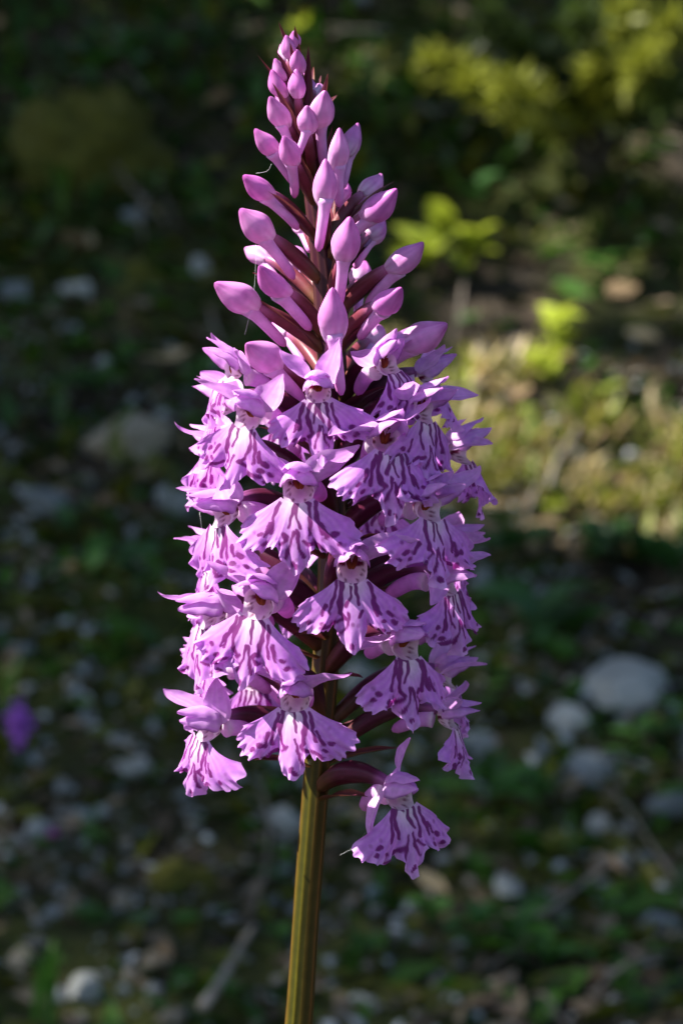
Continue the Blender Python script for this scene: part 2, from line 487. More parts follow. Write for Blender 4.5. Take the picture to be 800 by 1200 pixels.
def make_flower(px, py, phi, Rmm=15.5, size=1.0, pitch=-4, roll=0, seed=0, spread=1.0, drop=5.0, curl=0.0, sep=None, elev=None):
    """one open flower whose mouth is seen at the pixel (px, py), phi = the way it faces"""
    rr = np.random.RandomState(seed * 7 + 5)
    pitch += rr.uniform(-7, 7); roll += rr.uniform(-9, 9); size *= rr.uniform(.93, 1.03); spread *= rr.uniform(.95, 1.12)
    y = DIST - Rmm * MM * math.cos(math.radians(phi))
    pos = at_y(px, py, y)
    Mx = Matrix.Translation(pos - ROOT) @ local_frame(phi, pitch, roll)
    inv = Mx.inverted()
    # ovary with its twist, from stem to flower
    a = stem_at(pos.z - drop * MM) - ROOT
    out = Vector((math.sin(math.radians(phi)), -math.cos(math.radians(phi)), 0))
    p0 = inv @ (a + out * .0012)
    p3 = Vector((-2.3, 0, 1.6)) * MM * size
    d0 = (inv.to_3x3() @ (out * .8 + Vector((0, 0, .75))))
    d0.normalize()
    ln = (p3 - p0).length
    p1 = p0 + d0 * ln * .42
    p2 = p3 + Vector((-.9, 0, .10)) * ln * .4
    pts = bez(p0, p1, p2, p3, 20)
    t = np.linspace(0, 1, 20)
    rad = (.75 + .65 * np.sin(np.pi * np.clip(t * .9 + .12, 0, 1)) ** 1.2) * MM * size
    V, F, T, A = tube(pts, rad, 18, 6, .07)
    C = mixc(mixc(lin(92, 60, 40), MAROON, sstep(.05, .4, T)), lin(150, 82, 140), sstep(.8, 1.0, T))
    C = C * (.85 + .3 * (.5 + .5 * np.cos(6 * A + 5 * T)))[:, None]
    fl = obj('flower', mesh('flower', V, F, M_BRACT, C), orchid)
    fl.matrix_local = Mx
    # lip
    obj('lip', make_lip(seed * 3 + 1, size, spread, curl), fl)
    # spur
    sx = rr.uniform(-.6, .6)
    pts = bez((-2.75, 0, .1), (-4.0, 0, .2), (-5.8, sx, -.3), (-8.2 - rr.rand(), sx * 2, -2.6 - rr.rand()), 18)
    t = np.linspace(0, 1, 18)
    rad = np.interp(t, [0, .15, .5, .85, .95, 1], [1.5, 1.45, 1.2, 1.05, .8, .3])
    V, F, T, A = tube(pts, rad, 14)
    C = mixc(mixc(WHITE, LILAC2, sstep(0, .3, T)), PINK, .5 * sstep(.3, 1, T))
    obj('spur', mesh('spur', V * size * MM, F, M_PETAL, C), fl)
    # column: the pale cup of the throat with the anther in it
    mb = MB()
    n, m = 14, 40
    rg = np.linspace(0.02, 1, n); ph = np.linspace(0, 2 * np.pi, m, endpoint=False)
    RG, PH = np.meshgrid(rg, ph, indexing='ij')
    Y = 1.85 * RG * np.sign(np.cos(PH)) * np.abs(np.cos(PH)) ** .75 * (1 - .10 * np.sin(PH)); Z = .62 + 1.9 * RG * np.sign(np.sin(PH)) * np.abs(np.sin(PH)) ** .8
    X = .1 + 1.0 * np.clip(-np.sin(PH), 0, 1) * RG ** 3 - 2.6 * np.clip(1 - RG ** 2.4, 0, 1) + .9 * np.exp(-((Y / .75) ** 2 + ((Z - .2) / .8) ** 2)) + .25 * np.sin(PH * 5) * RG ** 4
    C = mixc(lin(228, 196, 206), WHITE, RG ** 2)
    C = mixc(C, lin(206, 150, 200), .8 * (1 - sstep(.2, 1.2, np.hypot(Y / .9, (Z + .35) / .8))))
    for sgn in (-1, 1):
        q = np.hypot((Y - sgn * (.95 + .15 * rr.rand())) / .55, (Z - .62 - .4 * sgn * (Y - sgn)) / .38)
        C = mixc(C, lin(112, 16, 62), 1 - sstep(.7, 1.15, q))
        for (yy, zz) in ((1.45, .05), (1.25, -.45), (.8, -.95)):
            q = np.hypot(Y - sgn * yy, (Z - zz) * 1.3) / .17
            C = mixc(C, lin(120, 22, 84), .9 * (1 - sstep(.6, 1.3, q)))
    mb.add(np.stack([X, Y, Z], -1).reshape(-1, 3), grid_faces(n, m, True), C.reshape(-1, 3))
    for sgn in (-1, 1):
        V, F, T, A = tube(bez((-.8, sgn * .14, .25), (-.5, sgn * .20, .6), (-.3, sgn * .38, 1.2), (-.4, sgn * .55, 2.2), 9), np.array([.12, .24, .3, .33, .34, .32, .3, .22, .1]), 8)
        mb.add(V, F, mixc(lin(170, 84, 40), lin(112, 26, 30), sstep(.1, .8, T)))
    cm = mb.mesh('column', M_PETAL)
    for vtx in cm.vertices:
        vtx.co *= size * MM
    obj('column', cm, fl)
    # hood: two petals meeting over the column, the upper sepal on top of them
    jt = lambda s: rr.uniform(-s, s)
    up = jt(12) + 3
    for sgn in (-1, 1):
        b = blade(6.3 + jt(.6), 2.3, lambda t: lance(t, .70), lambda t: math.radians(50 - 78 * t ** .7 + 30 * t ** 3 + up), .95, sgn * jt(.45), seed=seed + 5 * sgn, wave=.14)
        M3 = rotm('Z', -sgn * 10) @ rotm('X', -sgn * 34)
        obj('petal', make_blade_mesh('petal', b, M3, (-1.8, sgn * .95, 1.95), petal_cols(b[2], b[3], seed=seed, rim=.75), M_PETAL, size), fl)
    b = blade(6.9 + jt(.6), 2.2, lambda t: lance(t, .66), lambda t: math.radians(58 - 84 * t ** .65 + 36 * t ** 3 + up), 1.1, jt(.4), seed=seed + 9, wave=.12)
    obj('sepal', make_blade_mesh('sepal', b, np.eye(3), (-2.1, 0, 2.6), petal_cols(b[2], b[3], seed=seed), M_PETAL, size), fl)
    # the two spreading sepals
    sep = sep or ((62, 28), (62, 28))
    for sgn, (az, el) in zip((-1, 1), sep):
        az += jt(10); el += jt(10)
        rec = rr.uniform(10, 90)
        b = blade(7.6 + jt(.8), 2.15, lambda t: lance(t, .74), lambda t: math.radians(22 - 44 * t + rec * t ** 4), -.75, sgn * rr.uniform(-.2, 1.1), seed=seed + 21 * sgn, wave=.10, sway=jt(.8))
        M3 = rotm('Z', sgn * az) @ rotm('Y', -el) @ rotm('X', -sgn * (25 + jt(45)))
        obj('sepal', make_blade_mesh('sepal', b, M3, (-1.2, sgn * 1.0, 1.1), petal_cols(b[2], b[3], seed=seed + 2), M_PETAL, size), fl)
    make_bract(pos.z - (drop + 2.0) * MM, phi + jt(10), 10.5 + jt(2.0), 42 - 30 * min(1, max(0, (.35 - pos.z) / .06)), fl, inv, seed)
    return fl

def make_bract(z, phi, L, el, parent, inv, seed, half=1.5):
    rr = np.random.RandomState(seed + 77)
    b = blade(L, half, lambda t: max(.03, (1 - t ** 2.2) ** .9 * min(1, .6 + 1.6 * t)), lambda t: math.radians(el + 14 - 22 * t), -.9, rr.uniform(-.4, .4), nt=24, ns=9, wave=.05, seed=seed)
    V, F, T, S = b
    W = Matrix.Translation(stem_at(z) - ROOT) @ local_frame(phi)
    A = np.array((inv @ W))
    V = V * MM + np.array([.0012, 0, 0])
    V = V @ A[:3, :3].T + A[:3, 3]
    gold = rr.uniform(0, 1)
    C = mixc(mixc(lin(96, 66, 34), MAROON, sstep(.0, .35, T)), mixc(MAROON2, lin(150, 104, 74), gold * .8), .75 * np.abs(S) ** 1.5 * sstep(.1, .5, T))
    C = C * (.88 + .24 * (.5 + .5 * np.cos(S * 16)))[:, None]
    obj('bract', mesh('bract', V, F, M_BRACT, C), parent)

def make_bud(px, py, tx, ty, size=1.0, back=False, seed=0, R0=None, pale=0.0):
    """one closed bud: centre at pixel (px, py), its beak pointing to pixel (tx, ty)"""
    rr = np.random.RandomState(seed * 13 + 3)
    sp = 0.11 * MM
    c0 = at_y(px, py, DIST)
    ax = stem_at(c0.z - .004)
    dx = c0.x - ax.x
    if R0 is None:
        R0 = float(np.interp(py, [40, 90, 150, 250, 350, 430], [2.5, 5, 7.5, 11, 13.5, 15])) * MM
    Rr = max(R0, abs(dx) * 1.02)
    sn = max(-1, min(1, dx / Rr))
    phi = math.degrees(math.asin(sn))
    if back:
        phi = 180 - phi
    y = DIST - Rr * math.cos(math.radians(phi))
    pos = at_y(px, py, y)
    hx, hz = tx - px, py - ty
    run = max(abs(hx), 2) / max(.25, abs(sn))
    el = math.degrees(math.atan2(hz, run)) if hz > 0 else -5
    el = max(12, min(80, el))
    W = Matrix.Translation(pos - ROOT) @ local_frame(phi, el, rr.uniform(-20, 20))
    inv = W.inverted()
    n, m = 26, 24
    t = np.linspace(0, 1, n)
    Lb, Rb = 6.1 * size * rr.uniform(.92, 1.14), 1.95 * size * rr.uniform(.9, 1.08)
    ph = np.linspace(0, 2 * np.pi, m, endpoint=False)
    prof = np.interp(t, [0, .06, .18, .35, .5, .65, .8, .9, .96, 1], [.52, .68, .86, 1.0, .97, .80, .53, .33, .22, .09])
    prof = np.convolve(np.pad(prof, 1, mode='edge'), [.25, .5, .25], 'valid'); prof[-1] = .03
    V, C = [], []
    o, ell, bnd = rr.uniform(0, 6), rr.uniform(.82, 1.0), rr.uniform(-.4, 2.2)
    pale = pale + rr.uniform(0, 1)
    for i in range(n):
        seam = np.minimum(1, np.abs(np.sin(1.5 * ph + o + .9 * t[i])) * 2.6) ** .6
        r = Rb * prof[i] * (.86 + .14 * seam) * (1 + .07 * np.sin(2 * ph + o) + .05 * np.sin(ph + 5 * t[i] + o))
        V.append(np.stack([np.full(m, (t[i] - .5) * Lb), r * np.cos(ph), r * np.sin(ph) * ell + bnd * size * (t[i] - .4) ** 2], 1))
        vein = .5 + .5 * np.sin(ph * 9 + 3 * t[i])
        cc = mixc(PINK, LILAC, .12 + .4 * vein * (1 - t[i]) + 0 * ph)
        cc = mixc(cc, WHITE, (.6 * (1 - sstep(0, .55, t[i])) + pale * .30) * (.6 + .4 * vein))
        cc = mixc(cc, lin(150, 52, 140), .55 * sstep(.72, 1, t[i]) + .35 * (1 - seam) + .22 * np.clip(np.sin(ph * 15 + 2 * t[i]), 0, 1) ** 2)
        V[-1] = V[-1]; C.append(cc)
    V = np.concatenate(V) * MM; C = np.concatenate(C)
    F = grid_faces(n, m, True)
    F.append(tuple(range(m - 1, -1, -1)))
    bud = obj('bud', mesh('bud', V, F, M_BUD, C), orchid)
    bud.matrix_local = W
    # ovary from stem to bud
    drop = (3.0 + 5.5 * min(1, Rr / .013)) * MM * (.6 + .4 * math.sin(math.radians(el)) * 1.4)
    zb = pos.z - drop
    a = stem_at(zb) - ROOT
    out = Vector((math.sin(math.radians(phi)), -math.cos(math.radians(phi)), 0))
    p0 = inv @ (a + out * .001)
    p3 = Vector((-.40 * Lb, 0, .3)) * MM
    ln = (p3 - p0).length
    d0 = (inv.to_3x3() @ (out + Vector((0, 0, .9)))).normalized()
    pts = bez(p0, p0 + d0 * ln * .4, p3 + Vector((-1, 0, .1)) * ln * .35, p3, 14)
    T0 = np.linspace(0, 1, 14)
    V, F, T, A = tube(pts, (.55 + .5 * np.sin(np.pi * (T0 * .85 + .1))) * MM * size, 12, 6, .08)
    C = mixc(mixc(lin(110, 80, 50), MAROON2, sstep(0, .4, T)), lin(176, 104, 150), sstep(.7, 1, T))
    obj('ovary', mesh('ovary', V, F, M_BRACT, C), bud)
    # spur hanging back along the ovary
    if size > .62:
        k = min(1, (size - .55) / .35)
        Ls = (3.0 + 3.6 * k) * size
        sx = rr.uniform(-1, 1)
        pts = bez((-.32 * Lb, 0, -.5 * size), (-.45 * Lb - Ls * .3, sx * .4, -.95), (-.45 * Lb - Ls * .7, sx, -1.3), (-.45 * Lb - Ls, sx * 1.3, -1.5 - rr.rand()), 12)
        V, F, T, A = tube(pts, np.interp(np.linspace(0, 1, 12), [0, .2, .8, .93, 1], [1.2, .8, .70, .56, .22]) * size, 12)
        C = mixc(mixc(LILAC2, WHITE, .25), PINK, .3 + .5 * sstep(.2, 1, T))
        obj('spur', mesh('spur', V * MM, F, M_BUD, C), bud)
    make_bract(zb - .001, phi + rr.uniform(-14, 14), (drop / MM + Rr / MM) * rr.uniform(.55, .75) + 1.5 * size + (3.0 if py < 140 else 0), min(82, el + 4), bud, inv, seed, half=.62 + .5 * size)
    return bud

# (mouth px, mouth py, phi, reach mm, size, options)
FLOWERS = [
    (373, 462, -6, 15, .90, dict(sep=((75, 40), (60, 62)), spread=1.08)),
    (291, 492, -34, 16, 1.0, dict(roll=-14, sep=((70, 15), (66, 45)))),
    (350, 577, -12, 16.5, 1.05, dict(sep=((80, 5), (78, 20)))),
    (412, 671, 4, 16.5, 1.06, dict(sep=((60, 40), (70, 30)))),
    (303, 713, -26, 17, 1.08, dict(sep=((66, 25), (60, 48)))),
    (262, 607, -52, 17, 1.0, dict(sep=((60, 20), (60, 20)))),
    (346, 822, -14, 16.5, 1.08, dict(sep=((66, 30), (70, 12)), roll=6, spread=1.06)),
    (452, 522, 24, 16, 1.0, dict(sep=((60, 5), (60, 30)), pitch=2)),
    (494, 487, 46, 16, .92, dict(sep=((50, 20), (50, 20)), pitch=0)),
    (501, 601, 40, 17, 1.0, dict(sep=((62, 10), (60, 20)))),
    (522, 687, 56, 17, .96, dict(sep=((60, -20), (60, 20)))),
    (474, 762, 32, 16.5, 1.06, dict(sep=((70, -10), (55, 30)))),
    (247, 726, -58, 17, 1.0, dict(sep=((60, 10), (60, 15)))),
    (243, 858, -56, 17, .98, dict(sep=((60, 20), (48, 75)), curl=.6)),
    (468, 937, 34, 15.5, 1.04, dict(sep=((95, -70), (35, 78)), drop=1.5, pitch=4)),
    (527, 846, 74, 16.5, .85, dict(sep=((60, 20), (60, 35)))),
    (268, 440, -72, 14.5, .85, dict(curl=1, pitch=12, spread=.7)),
    (455, 432, 44, 14, .85, dict(curl=1, pitch=10, spread=.75)),
    (505, 445, 96, 15, .85, dict(pitch=4, sep=((60, 20), (60, 30)))),
    (262, 478, -100, 15, .95, dict(pitch=0, roll=20)),
    (252, 530, -112, 16, .95, dict(sep=((50, 20), (50, 10)))),
    (540, 535, 108, 16.5, .95, dict(sep=((50, 0), (50, 20)))),
    (252, 660, -108, 16.5, .95, dict(sep=((50, 10), (50, 20)))),
    (528, 648, 104, 17, .95, dict(sep=((50, 5), (50, 20)))),
    (247, 785, -104, 16, .95, dict()),
    (523, 796, 106, 16.5, .95, dict(sep=((45, 5), (45, 35)))),
    (335, 505, -165, 14, .9, dict()), (440, 590, 165, 15, .9, dict()), (345, 680, -170, 15, .9, dict()), (300, 800, -150, 15, .9, dict()),
]
for i, (px, py, phi, rm, sz, kw) in enumerate(FLOWERS):
    make_flower(px, py, phi, rm, sz, seed=i + 1, **kw)

BUDS = [  # centre, beak, size, behind the stem?
    (333, 62, 326, 44, .46, 1), (343, 86, 345, 66, .5, 1), (332, 112, 322, 92, .6, 1), (362, 122, 368, 100, .66, 1), (360, 140, 363, 116, .66, 0), (345, 46, 343, 33, .4, 0), (338, 55, 334, 36, .50, 0), (349, 72, 352, 54, .52, 0), (327, 82, 318, 66, .50, 0), (356, 92, 362, 72, .55, 1), (324, 99, 312, 76, .62, 0), (348, 98, 347, 74, .62, 0),
    (364, 104, 368, 88, .55, 1), (340, 120, 338, 96, .55, 1), (325, 132, 312, 108, .72, 0), (377, 128, 384, 96, .84, 0), (372, 106, 384, 90, .6, 1), (311, 168, 292, 150, .78, 0), (338, 177, 325, 150, .80, 0),
    (352, 150, 350, 125, .6, 1), (397, 176, 402, 146, .80, 0), (413, 164, 421, 144, .78, 1), (381, 214, 379, 186, .88, 0), (301, 219, 278, 203, .84, 0), (437, 219, 458, 200, .80, 1), (447, 241, 475, 219, .92, 0),
    (298, 264, 271, 239, .94, 0), (300, 298, 282, 289, .78, 1), (406, 281, 411, 252, .94, 0), (441, 270, 463, 250, .80, 1), (478, 303, 506, 283, .96, 0), (318, 331, 296, 310, .98, 0), (276, 347, 251, 331, .98, 0),
    (457, 353, 492, 330, 1.0, 0), (390, 369, 390, 340, 1.0, 0), (307, 416, 281, 392, 1.1, 0), (499, 394, 536, 375, 1.05, 0), (352, 262, 342, 245, .70, 1), (330, 384, 312, 368, .85, 1), (424, 322, 436, 300, .85, 1), (345, 300, 330, 282, .8, 1), (438, 395, 458, 380, .9, 1), (400, 225, 408, 200, .7, 1),
]
for i, (px, py, tx, ty, sz, bk) in enumerate(BUDS):
    make_bud(px, py, tx, ty, sz, bool(bk), i + 1)

# leaves low on the stem, below the frame
for i, (az, z, L) in enumerate(((60, .012, 110), (200, .02, 95), (310, .055, 80), (140, .10, 55))):
    V, F, T, S = blade(L, 11, lambda t: max(.03, math.sin(math.pi * (t * .93 + .05)) ** .8), lambda t: math.radians(68 - 75 * t), -.5, .2, nt=30, ns=11, seed=i)
    spot = (np.sin(T * 60 + S * 3) * np.sin(S * 9 + T * 11) > .75)
    C = mixc(lin(58, 92, 28), lin(60, 30, 40), spot * .7)
    st = stem_at(ROOT.z + z) - ROOT
    lf = obj('leaf', mesh('leaf', V * MM, F, M_LEAF, C), orchid, st)
    lf.rotation_euler = (0, 0, math.radians(az))

# spider silk hanging from buds and flowers
M_SILK, _nt, _p, _o = new_mat('spider_silk')
_p.inputs['Base Color'].default_value = (.8, .8, .8, 1); _p.inputs['Roughness'].default_value = .3
for (a, b, dy, lab) in (((300, 283), (287, 392), -.006, 'fine spider thread hanging below the left buds'), ((318, 192), (300, 203), -.004, 'short spider thread beside the upper left bud'),
                        ((234, 600), (233, 665), -.004, 'fine spider thread hanging beside the left flowers'), ((428, 975), (398, 1002), -.002, 'loose spider thread between the lowest flower and the stem')):
    p, q = at_y(*a, DIST + dy), at_y(*b, DIST + dy)
    m = (p + q) / 2 + Vector((.0006, 0, -.0004))
    V, F, T, S = tube(bez(p, m, m, q, 10), np.full(10, .000012), 5)
    obj('spider_thread', mesh('spider_thread', V, F, M_SILK), label=lab, cat='spider thread')

# ------------------------------------------------------------------ behind the orchid: what lies and grows on the bank
import bmesh
def depth(p):
    return (p - ORG).dot(FWD)
def px2m(n, p):
    return n * depth(p) / FPX
def pixel_of(p):
    d = p - ORG
    z = d.dot(FWD)
    return 400 + FPX * d.x / z, 600 - FPX * d.dot(UPV) / z

def stone_mesh(seed, sub, mat, rough=.22):
    bm = bmesh.new()
    bmesh.ops.create_icosphere(bm, subdivisions=sub, radius=.5)
    o = Vector((seed * 3.7, seed * 1.3, seed * 5.1))
    rr = random.Random(seed)
    planes = [(Vector((rr.gauss(0, 1), rr.gauss(0, 1), rr.gauss(0, 1))).normalized(), rr.uniform(.22, .40)) for _ in range(9)]
    for v in bm.verts:
        for n, d in planes:                       # broken faces
            k = v.co.dot(n)
            if k > d:
                v.co -= n * (k - d) * .97
        v.co *= 1 + rough * mnoise.noise(v.co * 2.2 + o) + .3 * rough * mnoise.noise(v.co * 6 + o)
    me = bpy.data.meshes.new('stone')
    bm.to_mesh(me); bm.free()
    me.polygons.foreach_set('use_smooth', [False] * len(me.polygons))
    me.materials.append(mat)
    return me
STONES = {k: [stone_mesh(i * 5 + j + 1, 2, m) for i in range(6)] for j, (k, m) in enumerate((('grey', M_STONE), ('pale', M_PALE), ('tan', M_TAN)))}
def put_stone(name, p, w, h, kind, label, group=None, hero=False, me=None):
    me = me or (stone_mesh(R.randint(30, 900), 3, {'grey': M_STONE, 'pale': M_PALE, 'tan': M_TAN}[kind], .16) if hero else R.choice(STONES[kind]))
    o = obj(name, me, None, (p.x, p.y, H(p.x, p.y) + h * .10), label, 'rock' if name == 'rock' else 'stone', group)
    o.scale = (w * 1.12, w * R.uniform(.8, 1.1), h * 1.12)
    o.rotation_euler = (R.uniform(-.25, .25) + .3, R.uniform(-.2, .2), R.uniform(0, 6.28) if not hero else R.uniform(-.4, .4))
    return o
SPOTS = []
for (px, py, wp, hp, kind, name, lab) in (
        (726, 812, 104, 56, 'pale', 'rock', 'smooth rounded white rock, the largest pale one, half sunk beside green leaves'),
        (664, 856, 50, 44, 'pale', 'rock', 'cream rock just below the large white rounded rock'),
        (690, 906, 74, 38, 'grey', 'rock', 'bluish grey rock under the cream rock'),
        (703, 976, 30, 30, 'pale', 'stone', 'single small white stone below the bluish grey rock'),
        (640, 890, 26, 42, 'grey', 'stone', 'narrow upright stone at the edge of the bluish grey rock'),
        (786, 958, 58, 50, 'grey', 'rock', 'light grey rock beside the small white stone'),
        (152, 520, 116, 66, 'tan', 'rock', 'large tan lichened rock on the shaded bank'),
        (92, 346, 48, 30, 'pale', 'stone', 'flat pale stone below the olive moss cushion'),
        (236, 320, 26, 36, 'pale', 'stone', 'upright pale stone beside the orchid buds in shade'),
        (20, 346, 44, 30, 'grey', 'stone', 'grey stone level with the flat pale stone under the moss'),
        (58, 594, 72, 34, 'grey', 'rock', 'long grey rock on the bank below the tan rock'),
        (205, 592, 50, 40, 'grey', 'stone', 'grey stone directly below the tan lichened rock'),
        (158, 908, 44, 30, 'pale', 'stone', 'pale stone among gravel below the left flowers'),
        (332, 972, 48, 48, 'pale', 'stone', 'pale block of stone close behind the orchid stem'),
        (104, 1170, 46, 50, 'pale', 'stone', 'pale round stone between grass blades and gravel'),
        (22, 1132, 40, 34, 'tan', 'stone', 'tan stone beside the tall grass blades'),
        (143, 1064, 26, 22, 'tan', 'stone', 'small yellowish stone above the pale round stone'),
        (560, 880, 50, 30, 'grey', 'stone', 'dull grey stone behind the lowest orchid flower'),
        (765, 1090, 60, 40, 'grey', 'stone', 'grey stone lying among twigs and dead leaves')):
    p = on_ground(px, py)
    SPOTS.append((px, py, max(wp, hp)))
    put_stone(name, p, px2m(wp, p), px2m(hp, p), kind, lab, hero=True)

ANCHORS = [(728, 818, 'the large white rounded rock'), (690, 905, 'the bluish grey rock'), (152, 520, 'the tan lichened rock'), (92, 346, 'the flat pale stone'), (58, 594, 'the long grey rock'),
           (332, 972, 'the pale block behind the stem'), (104, 1170, 'the pale round stone'), (212, 1035, 'the moss cushion on the gravel'), (105, 190, 'the olive moss cushion'), (650, 400, 'the isolated sunlit seedling'),
           (660, 540, 'the sunny litter patch'), (640, 735, 'the broad-leaved plant'), (600, 1110, 'the bright seedling clump'), (765, 1090, 'the grey stone among twigs'), (700, 130, 'the needle-leaved shrub'), (22, 860, 'the deep purple flower head'),
           (520, 270, 'the sprig by the right buds'), (158, 908, 'the pale stone below the left flowers'), (480, 970, 'the lowest orchid flower'), (385, 1100, 'the lower orchid stem'), (350, 100, 'the orchid bud tips'), (380, 640, 'the open orchid flowers')]
def near(p):
    q = pixel_of(p)
    return min(ANCHORS, key=lambda a: math.hypot(a[0] - q[0], a[1] - q[1]))[2]
def free(px, py, r):
    return all(math.hypot(px - a, py - b) > r + c * .5 for a, b, c in SPOTS)
# loose stones, pebbles, dead leaves and twigs
n = 0
while n < 170:
    x, y = R.uniform(-.55, .55), R.uniform(.85, 1.95)
    if y > 1.25 and R.random() < .85:
        continue
    if x > .05 and 1.2 < y < 1.6 and R.random() < .6:
        continue
    p = Vector((x, y, H(x, y)))
    q = pixel_of(p)
    s = R.choice((.007, .008, .010, .012, .017))
    if not free(q[0], q[1], s * FPX / depth(p) * .6):
        continue
    n += 1
    k = R.choice(('grey', 'grey', 'grey', 'pale', 'tan'))
    lab = {'grey': 'loose bluish grey stone on the ground', 'pale': 'loose whitish stone chip on the ground', 'tan': 'loose brownish stone on the ground'}[k]
    put_stone('pebble', p, s * R.uniform(.8, 1.4), s * R.uniform(.5, .9), k, lab + ' near ' + near(p), {'grey': 'loose grey stones near ', 'pale': 'loose whitish stones near ', 'tan': 'loose brownish stones near '}[k] + near(p))

def leaf_mesh(seed, L, W, mat, curl, lob=0.0):
    rr = random.Random(seed)
    V, F, T, S = blade(L, W, lambda t: max(.04, math.sin(math.pi * (t * .95 + .03)) ** .8 * (1 + lob * math.sin(t * 22))), lambda t: math.radians(curl * (1 - 2.2 * t) + rr.uniform(-12, 12)), rr.uniform(-.9, .9), rr.uniform(-1, 1), nt=8, ns=5, wave=L * .03, seed=seed)
    V[:, 0] -= L / 2
    return mesh('dead_leaf', V, F, mat)
DEAD = [leaf_mesh(i, 1.0, R.uniform(.14, .34), M_DRY if i % 3 else M_STRAW, R.uniform(-35, 35), .12 if i % 2 else 0) for i in range(12)]
for i in range(240):
    k = i % 12 if i >= 90 else (i * 3 % 12 if i % 2 else i % 12)  # more of the pale leaves in the sunny patch, so it reads brighter
    if i < 90:
        q = (R.uniform(470, 860), R.uniform(430, 660))          # the sunny patch of litter
        p = on_ground(*q)
        x, y = p.x, p.y
    else:
        x, y = R.uniform(-.5, .55), R.uniform(.85, 1.9)
    o = obj('dead_leaf', DEAD[k], None, (x, y, H(x, y) + R.uniform(.002, .009)),
            ('curled brown dead leaf near ' if k % 3 else 'bleached straw-coloured dead leaf near ') + near(Vector((x, y, H(x, y)))), 'dead leaf', ('brown dead leaves near ' if k % 3 else 'bleached dead leaves near ') + near(Vector((x, y, H(x, y)))))
    s = R.uniform(.012, .026) if i < 90 else R.uniform(.016, .034) if y > 1.15 else R.uniform(.012, .024)
    o.scale = (s, s, s)
    o.rotation_euler = (R.uniform(-.5, .5) + .35, R.uniform(-.5, .5), R.uniform(0, 6.28))
def twig(p, q, r, label, group=None, bend=.01, fork=True):
    p, q = Vector(p), Vector(q)
    mb = MB()
    m1 = p.lerp(q, .33) + Vector((R.uniform(-bend, bend), R.uniform(-bend, bend), R.uniform(0, bend)))
    m2 = p.lerp(q, .66) + Vector((R.uniform(-bend, bend), R.uniform(-bend, bend), R.uniform(0, bend)))
    V, F, T, S = tube(np.array(bez(p, m1, m2, q, 9)) - np.array(p), np.linspace(r, r * .5, 9), 6)
    mb.add(V, F)
    if fork:
        a = np.array(m2 - p)
        b = a + np.array((q - p)) * .3 + np.array([R.uniform(-.5, .5), R.uniform(-.5, .5), R.uniform(0, .5)]) * (q - p).length * .4
        V, F, T, S = tube(bez(a, a * .7 + b * .3, a * .3 + b * .7, b, 5), np.linspace(r * .6, r * .3, 5), 5)
        mb.add(V, F)
    return obj('twig', mb.mesh('twig', M_TWIG), None, p, label, 'twig', group)
for i in range(30):
    if i < 6:
        pp = on_ground(R.uniform(560, 820), R.uniform(1000, 1230))
        x, y = pp.x, pp.y
    else:
        x, y = R.uniform(-.45, .5), R.uniform(.85, 1.85)
    a, l = R.uniform(0, 6.28), R.uniform(.035, .11)
    x2, y2 = x + l * math.cos(a), y + l * math.sin(a)
    twig((x, y, H(x, y) + .003), (x2, y2, H(x2, y2) + R.uniform(.003, .015)), R.uniform(.0008, .0019), 'weathered grey-brown twig lying near ' + near(Vector((x, y, H(x, y)))), 'fallen twigs near ' + near(Vector((x, y, H(x, y)))))
for (a, b, la) in (((690, 178), (800, 204), 'pale sunlit twig sticking out below the leafy shrub'), ((240, 1195), (300, 1100), 'pale grey stick on the gravel left of the orchid stem'),
                   ((640, 590), (672, 520), 'bleached sunlit stick standing in the bright litter patch'), ((570, 470), (500, 500), 'pale straw stalk in the bright litter patch')):
    p, q = on_ground(*a), on_ground(*b)
    twig(p + Vector((0, -.02, .012)), q + Vector((0, -.02, .012)), .0022, la, None, .006, False)

def scatter(name, npc, region, size, cols, mat, label, cat, flat=1.0, seed=1, leafy=False):
    """small stuff nobody could count, one mesh"""
    rr = np.random.RandomState(seed)
    mb_v, mb_f, mb_c, k = [], [], [], 0
    if leafy:
        base = np.array([(-.5, 0, 0), (0, -.22, .08), (.5, 0, 0), (0, .22, .08)]); bf = [(0, 1, 2, 3)]
    else:
        base = np.array([(1, 0, 0), (-1, 0, 0), (0, 1, 0), (0, -1, 0), (0, 0, 1), (0, 0, -1)]) * .5
        bf = [(0, 2, 4), (2, 1, 4), (1, 3, 4), (3, 0, 4), (2, 0, 5), (1, 2, 5), (3, 1, 5), (0, 3, 5)]
    while k < npc:
        x, y = rr.uniform(*region[0]), rr.uniform(*region[1])
        if rr.rand() > .35 + .65 * (.5 + mnoise.noise(Vector((x * 4, y * 4, seed)))):
            continue
        s = size * rr.uniform(.5, 1.6)
        v = base * s * rr.uniform(.7, 1.3, base.shape)
        v[:, 2] *= flat
        e = Matrix.Rotation(rr.uniform(0, 6.28), 3, 'Z') @ Matrix.Rotation(rr.uniform(-.7, .7) + .3, 3, 'X') @ Matrix.Rotation(rr.uniform(-.7, .7), 3, 'Y')
        v = v @ np.array(e).T + np.array([x, y, H(x, y) + s * .12])
        c = cols[rr.randint(len(cols))] * rr.uniform(.6, 1.3)
        mb_f += [tuple(i + k * len(base) for i in f) for f in bf]
        mb_v.append(v); mb_c.append(np.tile(c, (len(base), 1)))
        k += 1
    me = mesh(name, np.concatenate(mb_v), mb_f, mat, np.concatenate(mb_c), False)
    return obj(name, me, None, None, label, cat, None, 'stuff')
def col_material(name, rough, trans=0.0):
    m = petal_material(name, trans, rough, 60, .2)
    return m
M_BITS = col_material('loose_bits', .85, .08)
